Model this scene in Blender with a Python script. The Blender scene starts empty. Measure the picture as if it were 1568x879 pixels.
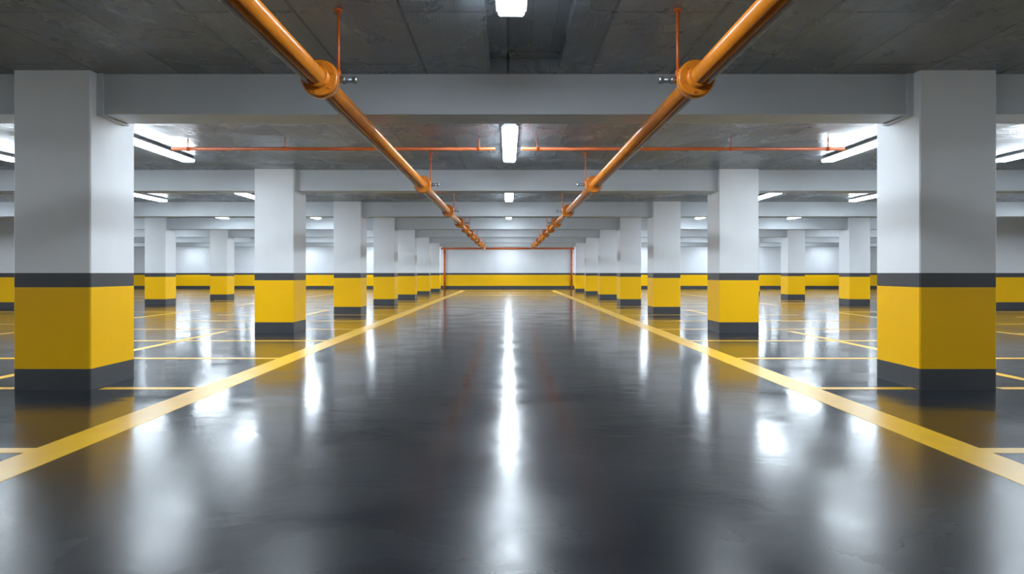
import bpy, bmesh, math, random
from mathutils import Vector, Matrix
random.seed(4)
S = bpy.context.scene
S.view_settings.view_transform = 'Standard'
S.view_settings.look = 'None'
S.view_settings.exposure = 0.57
S.view_settings.gamma = 1.1

# ------------------------------------------------------------------ materials
def new_mat(name):
    m = bpy.data.materials.new(name); m.use_nodes = True
    nt = m.node_tree
    return m, nt, nt.nodes['Principled BSDF']

def N(nt, t, **kw):
    n = nt.nodes.new(t)
    for k, v in kw.items():
        if k in n.inputs: n.inputs[k].default_value = v
        else: setattr(n, k, v)
    return n

def coords(nt, scale=(1, 1, 1), rot=(0, 0, 0)):
    g = N(nt, 'ShaderNodeNewGeometry')
    mp = N(nt, 'ShaderNodeMapping')
    mp.inputs['Scale'].default_value = scale
    mp.inputs['Rotation'].default_value = rot
    nt.links.new(g.outputs['Position'], mp.inputs['Vector'])
    return mp.outputs['Vector']

def ramp(nt, fac, stops):
    r = N(nt, 'ShaderNodeValToRGB')
    e = r.color_ramp.elements
    while len(e) < len(stops): e.new(0.5)
    for i, (p, c) in enumerate(stops):
        e[i].position = p
        e[i].color = (c, c, c, 1) if not hasattr(c, '__len__') else (*c, 1)
    nt.links.new(fac, r.inputs['Fac'])
    return r.outputs['Color']

def painted(name, col, rough=0.4, var=0.06, nscale=1.6, bump=0.03, spec=0.5):
    m, nt, b = new_mat(name)
    v = coords(nt)
    n = N(nt, 'ShaderNodeTexNoise', Scale=nscale, Detail=6.0, Roughness=0.6)
    nt.links.new(v, n.inputs['Vector'])
    lo = tuple(max(0, c * (1 - 2 * var)) for c in col); hi = tuple(min(1, c * (1 + var)) for c in col)
    c = ramp(nt, n.outputs['Fac'], [(0.3, lo), (0.7, hi)])
    nt.links.new(c, b.inputs['Base Color'])
    b.inputs['Roughness'].default_value = rough
    b.inputs['Specular IOR Level'].default_value = spec
    n2 = N(nt, 'ShaderNodeTexNoise', Scale=35.0, Detail=4.0)
    nt.links.new(v, n2.inputs['Vector'])
    bp = N(nt, 'ShaderNodeBump', Strength=bump, Distance=0.02)
    nt.links.new(n2.outputs['Fac'], bp.inputs['Height'])
    nt.links.new(bp.outputs['Normal'], b.inputs['Normal'])
    return m

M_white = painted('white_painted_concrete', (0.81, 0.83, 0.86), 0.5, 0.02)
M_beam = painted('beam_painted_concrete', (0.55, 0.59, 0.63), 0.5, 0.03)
M_yellow = painted('yellow_paint', (1.0, 0.51, 0.0), 0.4, 0.02, spec=0.2)
M_dark = painted('charcoal_paint', (0.035, 0.038, 0.045), 0.4, 0.1)
M_line = painted('yellow_floor_paint', (1.0, 0.52, 0.005), 0.3, 0.05, 3.0)
M_orange = painted('orange_pipe_paint', (0.68, 0.19, 0.012), 0.25, 0.10, 4.0)
M_redorange = painted('red_orange_pipe_paint', (0.62, 0.10, 0.008), 0.35, 0.1, 4.0)
M_conduit = painted('white_conduit', (0.8, 0.81, 0.83), 0.3, 0.03)
M_steel, _nt, _b = new_mat('galvanised_steel')
_n = N(_nt, 'ShaderNodeTexNoise', Scale=20.0)
_nt.links.new(ramp(_nt, _n.outputs['Fac'], [(0.3, (0.25, 0.27, 0.3)), (0.7, (0.42, 0.45, 0.48))]), _b.inputs['Base Color'])
_b.inputs['Metallic'].default_value = 0.9; _b.inputs['Roughness'].default_value = 0.35

def lampmat(name, e):
    m, nt, b = new_mat(name)
    b.inputs['Base Color'].default_value = (0.9, 0.9, 0.9, 1)
    b.inputs['Emission Color'].default_value = (0.78, 0.90, 1.0, 1)
    b.inputs['Emission Strength'].default_value = e
    return m
M_lamp = lampmat('lamp_diffuser_glow', 40.0)

# floor: polished epoxy, rougher and less glossy towards the near end to dull lamp reflections
M_floor, nt, b = new_mat('polished_epoxy_floor')
v = coords(nt)
n1 = N(nt, 'ShaderNodeTexNoise', Scale=0.7, Detail=5.0, Roughness=0.55)
nt.links.new(v, n1.inputs['Vector'])
nt.links.new(ramp(nt, n1.outputs['Fac'], [(0.3, (0.0055, 0.008, 0.012)), (0.7, (0.010, 0.014, 0.020))]), b.inputs['Base Color'])
vr_ = coords(nt, (1.0, 1.6, 1.0))
n2 = N(nt, 'ShaderNodeTexNoise', Scale=0.9, Detail=6.0, Roughness=0.5, Distortion=0.7)
nt.links.new(vr_, n2.inputs['Vector'])
sx = N(nt, 'ShaderNodeSeparateXYZ'); nt.links.new(v, sx.inputs[0])
wy = N(nt, 'ShaderNodeMath', operation='MULTIPLY_ADD')
nt.links.new(n2.outputs['Fac'], wy.inputs[0]); wy.inputs[1].default_value = 1.0; nt.links.new(sx.outputs['Y'], wy.inputs[2])
mr = N(nt, 'ShaderNodeMapRange'); nt.links.new(wy.outputs[0], mr.inputs['Value'])
mr.interpolation_type = 'SMOOTHSTEP'
mr.inputs['From Min'].default_value = 2.7; mr.inputs['From Max'].default_value = 6.9
mr.inputs['To Min'].default_value = 1.0; mr.inputs['To Max'].default_value = 0.0
ad = N(nt, 'ShaderNodeMath', operation='MULTIPLY_ADD')
nt.links.new(mr.outputs[0], ad.inputs[0]); ad.inputs[1].default_value = 0.13
nt.links.new(ramp(nt, n2.outputs['Fac'], [(0.35, 0.10), (0.65, 0.18)]), ad.inputs[2])
nt.links.new(ad.outputs[0], b.inputs['Roughness'])
sp = N(nt, 'ShaderNodeMath', operation='MULTIPLY_ADD')
nt.links.new(mr.outputs[0], sp.inputs[0]); sp.inputs[1].default_value = -0.38; sp.inputs[2].default_value = 0.5
nt.links.new(sp.outputs[0], b.inputs['Specular IOR Level'])
b.inputs['IOR'].default_value = 1.6
vb = coords(nt, (1.0, 1.4, 1.0))
n3 = N(nt, 'ShaderNodeTexNoise', Scale=2.0, Detail=3.0, Roughness=0.5, Distortion=1.0)
nt.links.new(vb, n3.inputs['Vector'])
bp = N(nt, 'ShaderNodeBump', Strength=0.08, Distance=0.03)
nt.links.new(n3.outputs['Fac'], bp.inputs['Height'])
nt.links.new(bp.outputs['Normal'], b.inputs['Normal'])

# ceiling
M_ceil, nt, b = new_mat('board_formed_concrete_ceiling')
v = coords(nt)
vr = coords(nt, (1, 1, 1), (0, 0, math.radians(90)))
def brick(w, h, ms):
    br = N(nt, 'ShaderNodeTexBrick', Scale=1.0)
    br.inputs['Color1'].default_value = (0.105, 0.122, 0.142, 1)
    br.inputs['Color2'].default_value = (0.225, 0.25, 0.28, 1)
    br.inputs['Mortar'].default_value = (0.012, 0.012, 0.015, 1)
    br.inputs['Mortar Size'].default_value = ms
    br.inputs['Mortar Smooth'].default_value = 0.2
    br.inputs['Brick Width'].default_value = w
    br.inputs['Row Height'].default_value = h
    nt.links.new(vr, br.inputs['Vector'])
    return br
br = brick(2.6, 0.85, 0.014)
br2 = brick(3.4, 0.21, 0.004)
n1 = N(nt, 'ShaderNodeTexNoise', Scale=0.9, Detail=8.0, Roughness=0.65, Distortion=0.5)
nt.links.new(v, n1.inputs['Vector'])
mx0 = N(nt, 'ShaderNodeMix', data_type='RGBA', blend_type='MIX')
mx0.inputs[0].default_value = 0.3
nt.links.new(br.outputs['Color'], mx0.inputs[6]); nt.links.new(br2.outputs['Color'], mx0.inputs[7])
mx = N(nt, 'ShaderNodeMix', data_type='RGBA', blend_type='MULTIPLY')
mx.inputs[0].default_value = 1.0
nt.links.new(mx0.outputs[2], mx.inputs[6])
nt.links.new(ramp(nt, n1.outputs['Fac'], [(0.3, 0.65), (0.7, 1.25)]), mx.inputs[7])
nt.links.new(mx.outputs[2], b.inputs['Base Color'])
nt.links.new(ramp(nt, n1.outputs['Fac'], [(0.42, 0.17), (0.58, 0.4)]), b.inputs['Roughness'])
b.inputs['IOR'].default_value = 1.6
vs = coords(nt, (6, 1.2, 1))
n2 = N(nt, 'ShaderNodeTexNoise', Scale=1.5, Detail=8.0, Roughness=0.7)
nt.links.new(vs, n2.inputs['Vector'])
ma = N(nt, 'ShaderNodeMath', operation='MULTIPLY_ADD')
nt.links.new(br.outputs['Fac'], ma.inputs[0]); ma.inputs[1].default_value = -0.6
nt.links.new(n2.outputs['Fac'], ma.inputs[2])
ma2 = N(nt, 'ShaderNodeMath', operation='MULTIPLY_ADD')
nt.links.new(br2.outputs['Fac'], ma2.inputs[0]); ma2.inputs[1].default_value = -0.3
nt.links.new(ma.outputs[0], ma2.inputs[2])
bp = N(nt, 'ShaderNodeBump', Strength=0.45, Distance=0.03)
nt.links.new(ma2.outputs[0], bp.inputs['Height'])
nt.links.new(bp.outputs['Normal'], b.inputs['Normal'])

# ------------------------------------------------------------------ mesh helpers
def finish(bm, name, mats, loc=(0, 0, 0), smooth=False):
    bmesh.ops.recalc_face_normals(bm, faces=bm.faces[:])
    me = bpy.data.meshes.new(name); bm.to_mesh(me); bm.free()
    for m in mats: me.materials.append(m)
    if smooth:
        for p in me.polygons: p.use_smooth = True
    ob = bpy.data.objects.new(name, me); ob.location = loc
    S.collection.objects.link(ob)
    return ob

def box(bm, x0, x1, y0, y1, z0, z1, mi=0):
    vs = [bm.verts.new(p) for p in ((x0,y0,z0),(x1,y0,z0),(x1,y1,z0),(x0,y1,z0),(x0,y0,z1),(x1,y0,z1),(x1,y1,z1),(x0,y1,z1))]
    for f in ((0,3,2,1),(4,5,6,7),(0,1,5,4),(1,2,6,5),(2,3,7,6),(3,0,4,7)):
        bm.faces.new([vs[i] for i in f]).material_index = mi

def cyl(bm, p0, p1, r, mi=0, seg=20, r2=None):
    p0, p1 = Vector(p0), Vector(p1)
    d = p1 - p0
    q = d.to_track_quat('Z', 'Y').to_matrix().to_4x4()
    mt = Matrix.Translation((p0 + p1) / 2) @ q
    res = bmesh.ops.create_cone(bm, cap_ends=True, segments=seg, radius1=r, radius2=r if r2 is None else r2, depth=d.length, matrix=mt)
    fs = set(f for v in res['verts'] for f in v.link_faces)
    for f in fs:
        f.material_index = mi
        f.smooth = len(f.verts) == 4

def instance(ob, name, loc):
    o = bpy.data.objects.new(name, ob.data); o.location = loc
    S.collection.objects.link(o); return o

H = 3.28
ZB = [0.0, 0.215, 1.053, 1.2, H]
XW, Y0, Y1 = 36.0, -9.0, 50.0

# ------------------------------------------------------------------ shell
bm = bmesh.new(); box(bm, -XW, XW, Y0, Y1, -0.2, 0.0); finish(bm, 'floor', [M_floor])

def band_wall(name, x0, x1, y0, y1):
    bm = bmesh.new()
    for k in range(4):
        box(bm, x0, x1, y0, y1, ZB[k], ZB[k+1], [1, 2, 1, 0][k])
    bmesh.ops.remove_doubles(bm, verts=bm.verts[:], dist=1e-5)
    return finish(bm, name, [M_white, M_dark, M_yellow])
band_wall('wall_back', -XW, XW, Y1, Y1 + 0.3)
band_wall('wall_front', -XW, XW, Y0 - 0.3, Y0)
band_wall('wall_left', -XW - 0.3, -XW, Y0, Y1)
band_wall('wall_right', XW, XW + 0.3, Y0, Y1)
band_wall('wall_core_left', -22.0, -16.3, 22.0, 26.0)
band_wall('wall_core_right', 16.3, 22.0, 22.0, 26.0)

# ceiling slab with a recessed channel in the nearest bay
bm = bmesh.new()
gx0, gx1, gy0, gy1 = -0.18, 0.52, 1.0, 6.72
T = H + 0.4
box(bm, -XW, gx0, Y0, Y1, H, T)
box(bm, gx1, XW, Y0, Y1, H, T)
box(bm, gx0, gx1, Y0, gy0, H, T)
box(bm, gx0, gx1, gy1, Y1, H, T)
box(bm, gx0, gx1, gy0, gy1, H + 0.12, T)
finish(bm, 'ceiling', [M_ceil])

# ------------------------------------------------------------------ pillars
P = [0.4, 6.7, 13.06, 19.0, 24.6, 30.0, 35.4, 40.8]
PX = [-30.6, -21.95, -13.3, -4.68, 4.62, 13.25, 21.9, 30.55]
W = 0.395
def pillar_mesh():
    bm = bmesh.new()
    c = 0.012
    prof = [(-W+c,-W),(W-c,-W),(W,-W+c),(W,W-c),(W-c,W),(-W+c,W),(-W,W-c),(-W,-W+c)]
    rings = [[bm.verts.new((x, y, z)) for x, y in prof] for z in ZB]
    for k in range(4):
        for i in range(8):
            j = (i + 1) % 8
            bm.faces.new([rings[k][i], rings[k][j], rings[k+1][j], rings[k+1][i]]).material_index = [1, 2, 1, 0][k]
    bm.faces.new(rings[0][::-1]).material_index = 1
    bm.faces.new(rings[-1])
    return finish(bm, 'concrete_pillar', [M_white, M_dark, M_yellow])
first = None
for d in P:
    for x in PX:
        if abs(x) > 16 and abs(x) < 22.5 and 22 < d < 26.5: continue
        loc = (x, d + W, 0)
        if first is None:
            first = pillar_mesh(); first.location = loc
        else: instance(first, 'concrete_pillar', loc)

# ------------------------------------------------------------------ beams
for d in P:
    bm = bmesh.new()
    xs = [-XW] + [v for x in PX for v in (x - W, x + W)] + [XW]
    yb0, yb1, zb = d + 0.13, d + 0.56, H - 0.42
    for i in range(0, len(xs), 2):
        a, b2 = xs[i], xs[i+1]
        box(bm, a, b2, yb0, yb1, zb, H)
        if i > 0: box(bm, a, a + 0.06, yb0 - 0.03, yb1 + 0.03, zb - 0.02, H)
        if i < len(xs) - 2: box(bm, b2 - 0.06, b2, yb0 - 0.03, yb1 + 0.03, zb - 0.02, H)
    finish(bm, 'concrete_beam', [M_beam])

# ------------------------------------------------------------------ lamps
def lamp_mesh(L, mat):
    bm = bmesh.new()
    w = 0.10
    tp = [(-0.06, -0.001), (-0.115, -0.046), (-0.115, -0.054), (0.115, -0.054), (0.115, -0.046), (0.06, -0.001)]
    ta = [bm.verts.new((x, -L/2 - 0.01, z)) for x, z in tp]; tb = [bm.verts.new((x, L/2 + 0.01, z)) for x, z in tp]
    for i in range(6):
        j = (i + 1) % 6
        bm.faces.new([ta[i], ta[j], tb[j], tb[i]])
    bm.faces.new(ta); bm.faces.new(tb[::-1])
    prof = [(-w, -0.0545), (-w, -0.08), (-w + 0.015, -0.095), (w - 0.015, -0.095), (w, -0.08), (w, -0.0545)]
    a = [bm.verts.new((x, -L/2, z)) for x, z in prof]; b_ = [bm.verts.new((x, L/2, z)) for x, z in prof]
    for i in range(5):
        bm.faces.new([a[i], a[i+1], b_[i+1], b_[i]]).material_index = 1
    bm.faces.new(a).material_index = 1; bm.faces.new(b_[::-1]).material_index = 1
    return finish(bm, 'fluorescent_lamp', [M_conduit, mat])
bays = [(-6.5, -4.0, None, 9.6), (2.4, 5.05, None, 9.6), (9.05, 11.7, 5.72, 8.8), (15.9, 18.2, 6.75, 9.6), (21.8, 24.1, 7.0, 10.4),
        (27.0, 29.3, 7.0, 10.4), (32.4, 34.7, 7, 10.4), (37.8, 40.1, 7, 10.4), (43.2, 45.5, 7, 10.4), (46.9, 49.2, 6.6, 10.4)]  # last row is added, mostly hidden by beams, to brighten the back wall
protos = {}
def put_lamp(x, yc, L):
    if L not in protos:
        o = protos[L] = lamp_mesh(L, M_lamp); o.location = (x, yc, H)
    else: instance(protos[L], 'fluorescent_lamp', (x, yc, H))
for y0, y1, xa, xb in bays:
    L = round(y1 - y0, 2)
    xs = [0.025] + [s * v for s in (-1, 1) for v in (xa, xb, 15.3, 18.4, 24.0, 32.0) if v]
    for x in xs:
        if abs(x) > 16 and abs(x) < 22.5 and 21 < y0 < 26: continue
        put_lamp(x, (y0 + y1) / 2, L)
# extra lamps added out of view behind the beams to brighten pillar inner faces
for d in P[1:]:
    for x in (0.025, -6.6, 6.6) + ((-2.8, 2.8) if d in (6.7, 40.8) else ()):
        put_lamp(x, d + 1.35, 1.2)
bm = bmesh.new()
for y in (2.9, 4.6): box(bm, -0.18, 0.52, y - 0.025, y + 0.025, H, H + 0.02)
br_ = finish(bm, 'lamp_mounting_rail', [M_steel])

# ------------------------------------------------------------------ main orange sprinkler pipes
ZP = 1.2 + 1.53
joints = [-1.0, 5.16, 11.3, 16.1, 19.9, 22.6, 25.4, 28.2, 31.2, 34.4, 37.8]
for s in (-1, 1):
    root = bpy.data.objects.new('sprinkler_main_pipe', None); root.location = (s * 1.48, 0, ZP)
    S.collection.objects.link(root)
    bm = bmesh.new(); cyl(bm, (0, -8.5, 0), (0, 41.0, 0), 0.066, 0, 32)
    o = finish(bm, 'pipe', [M_orange]); o.parent = root
    bm = bmesh.new(); cyl(bm, (s * 0.087, -8.5, -0.03), (s * 0.087, 41.0, -0.03), 0.02, 0, 16)
    o = finish(bm, 'conduit', [M_conduit]); o.parent = root
    bm = bmesh.new()
    for y in joints:
        cyl(bm, (0, y - 0.03, 0), (0, y + 0.03, 0), 0.15, 0, 40)
        cyl(bm, (0, y - 0.05, 0), (0, y - 0.03, 0), 0.135, 0, 40, 0.15)
        cyl(bm, (0, y + 0.03, 0), (0, y + 0.05, 0), 0.15, 0, 40, 0.135)
        cyl(bm, (0, y - 0.12, 0), (0, y + 0.12, 0), 0.082, 0, 32)
        for k in range(6):
            a = k * math.pi / 3 + 0.3
            cyl(bm, (0.115*math.cos(a), y - 0.062, 0.115*math.sin(a)), (0.115*math.cos(a), y + 0.062, 0.115*math.sin(a)), 0.011, 0, 6)
    o = finish(bm, 'couplings', [M_orange]); o.parent = root
    bm = bmesh.new()
    for y in joints:
        xr = -s * 0.14
        cyl(bm, (xr, y, -0.0), (xr, y, H - ZP), 0.011, 0, 10)
        cyl(bm, (xr, y, H - ZP - 0.015), (xr, y, H - ZP), 0.035, 0, 16)
        cyl(bm, (xr, y, 0.02), (xr, y, 0.07), 0.02, 0, 8)
    o = finish(bm, 'hanger_rods', [M_redorange]); o.parent = root
    bm = bmesh.new()
    for y in joints[:5]:
        cyl(bm, (-s * 0.12, y + 0.02, 0.0), (-s * 0.27, y + 0.02, 0.0), 0.022, 0, 16)
        cyl(bm, (-s * 0.17, y + 0.02, 0.0), (-s * 0.19, y + 0.02, 0.0), 0.034, 0, 6)
        cyl(bm, (-s * 0.25, y + 0.02, 0.0), (-s * 0.285, y + 0.02, 0.0), 0.03, 0, 6)
    o = finish(bm, 'clamp_bolts', [M_steel]); o.parent = root

# transverse branch pipes (two runs, ending either side of the centre lamp row)
for y, hw in ((10.1, 5.2), (15.0, 6.2), (21.2, 6.2)):
    z, r = 1.2 + 1.92, 0.026
    for s in (-1, 1):
        bm = bmesh.new()
        a, b2 = s * 0.2, s * hw
        cyl(bm, (a, y, z), (b2, y, z), r, 0, 16)
        for k in (0.05, 0.35, 0.65, 0.95):
            x = a + (b2 - a) * k
            cyl(bm, (x, y, z), (x, y, H), 0.008, 0, 8)
            cyl(bm, (x - 0.03, y, z), (x + 0.03, y, z), r * 1.3, 0, 12)
        finish(bm, 'sprinkler_branch_pipe', [M_redorange])
# red riser frame in front of the end wall
bm = bmesh.new()
for s in (-1, 1):
    cyl(bm, (s * 4.85, 49.85, 0), (s * 4.85, 49.85, 3.1), 0.07, 0, 16)
    cyl(bm, (s * 4.85, 49.85, 3.1), (s * 4.85, 49.85, H), 0.03, 0, 16)
    for z in (0.6, 1.8, 2.7):
        cyl(bm, (s * 4.85, 49.85, z), (s * 4.85, 49.85, z + 0.08), 0.095, 0, 16)
cyl(bm, (-6.0, 49.85, 3.07), (6.0, 49.85, 3.07), 0.07, 0, 16)
finish(bm, 'riser_pipe_frame', [M_redorange])

# ------------------------------------------------------------------ floor markings
bm = bmesh.new()
z0, z1 = 0.0, 0.002
XL = 3.07; LW = 0.155
for s in (-1, 1):
    a, b2 = sorted((s * (XL - LW), s * (XL + LW)))
    box(bm, a, b2, Y0 + 0.1, 45.1, z0, z1)
    y = 4.45 - 4.8
    while y < 45:
        a, b2 = sorted((s * (XL + LW), s * 8.3))
        inpil = any(d < y < d + 0.8 for d in P)
        if inpil:
            a2, b3 = sorted((s * (XL + LW), s * 4.22)); box(bm, a2, b3, y - 0.06, y + 0.06, z0, z1)
            a2, b3 = sorted((s * 5.1, s * 8.3)); box(bm, a2, b3, y - 0.06, y + 0.06, z0, z1)
        else:
            box(bm, a, b2, y - 0.06, y + 0.06, z0, z1)
        y += 2.38
    for (xa, ya, yb) in ((5.75, -8, 13.5), (5.75, 15, 21), (9.9, 6, 21), (9.9, 24, 44)):
        a, b2 = sorted((s * xa, s * (xa + 0.13))); box(bm, a, b2, ya, yb, z0, z1 * 0.8)
    for yy in (10.5, 12.9, 15.3, 17.7, 20.1, 26, 28.4, 33, 36, 40):
        a, b2 = sorted((s * 10.05, s * 12.8)); box(bm, a, b2, yy - 0.06, yy + 0.06, z0, z1)
        a, b2 = sorted((s * 13.8, s * 20)); box(bm, a, b2, yy - 0.06, yy + 0.06, z0, z1) if yy < 21 or yy > 27 else None
for y in (35.5, 39.5, 44.9):
    box(bm, -XL + LW, XL - LW, y - 0.17, y + 0.17, z0, z1)
finish(bm, 'floor_line_markings', [M_line])

# ------------------------------------------------------------------ world + camera
w = bpy.data.worlds.new('World'); S.world = w; w.use_nodes = True
w.node_tree.nodes['Background'].inputs[0].default_value = (0.5, 0.55, 0.6, 1)
w.node_tree.nodes['Background'].inputs[1].default_value = 0.3
cam = bpy.data.cameras.new('camera'); co = bpy.data.objects.new('camera', cam)
S.collection.objects.link(co); S.camera = co
co.location = (0, 0, 1.2); co.rotation_euler = (math.radians(90), 0, 0)
cam.sensor_width = 36; cam.lens = 36 * 1000 / 1568
cam.shift_x = 6 / 1568; cam.shift_y = -21.5 / 1568
cam.clip_end = 200
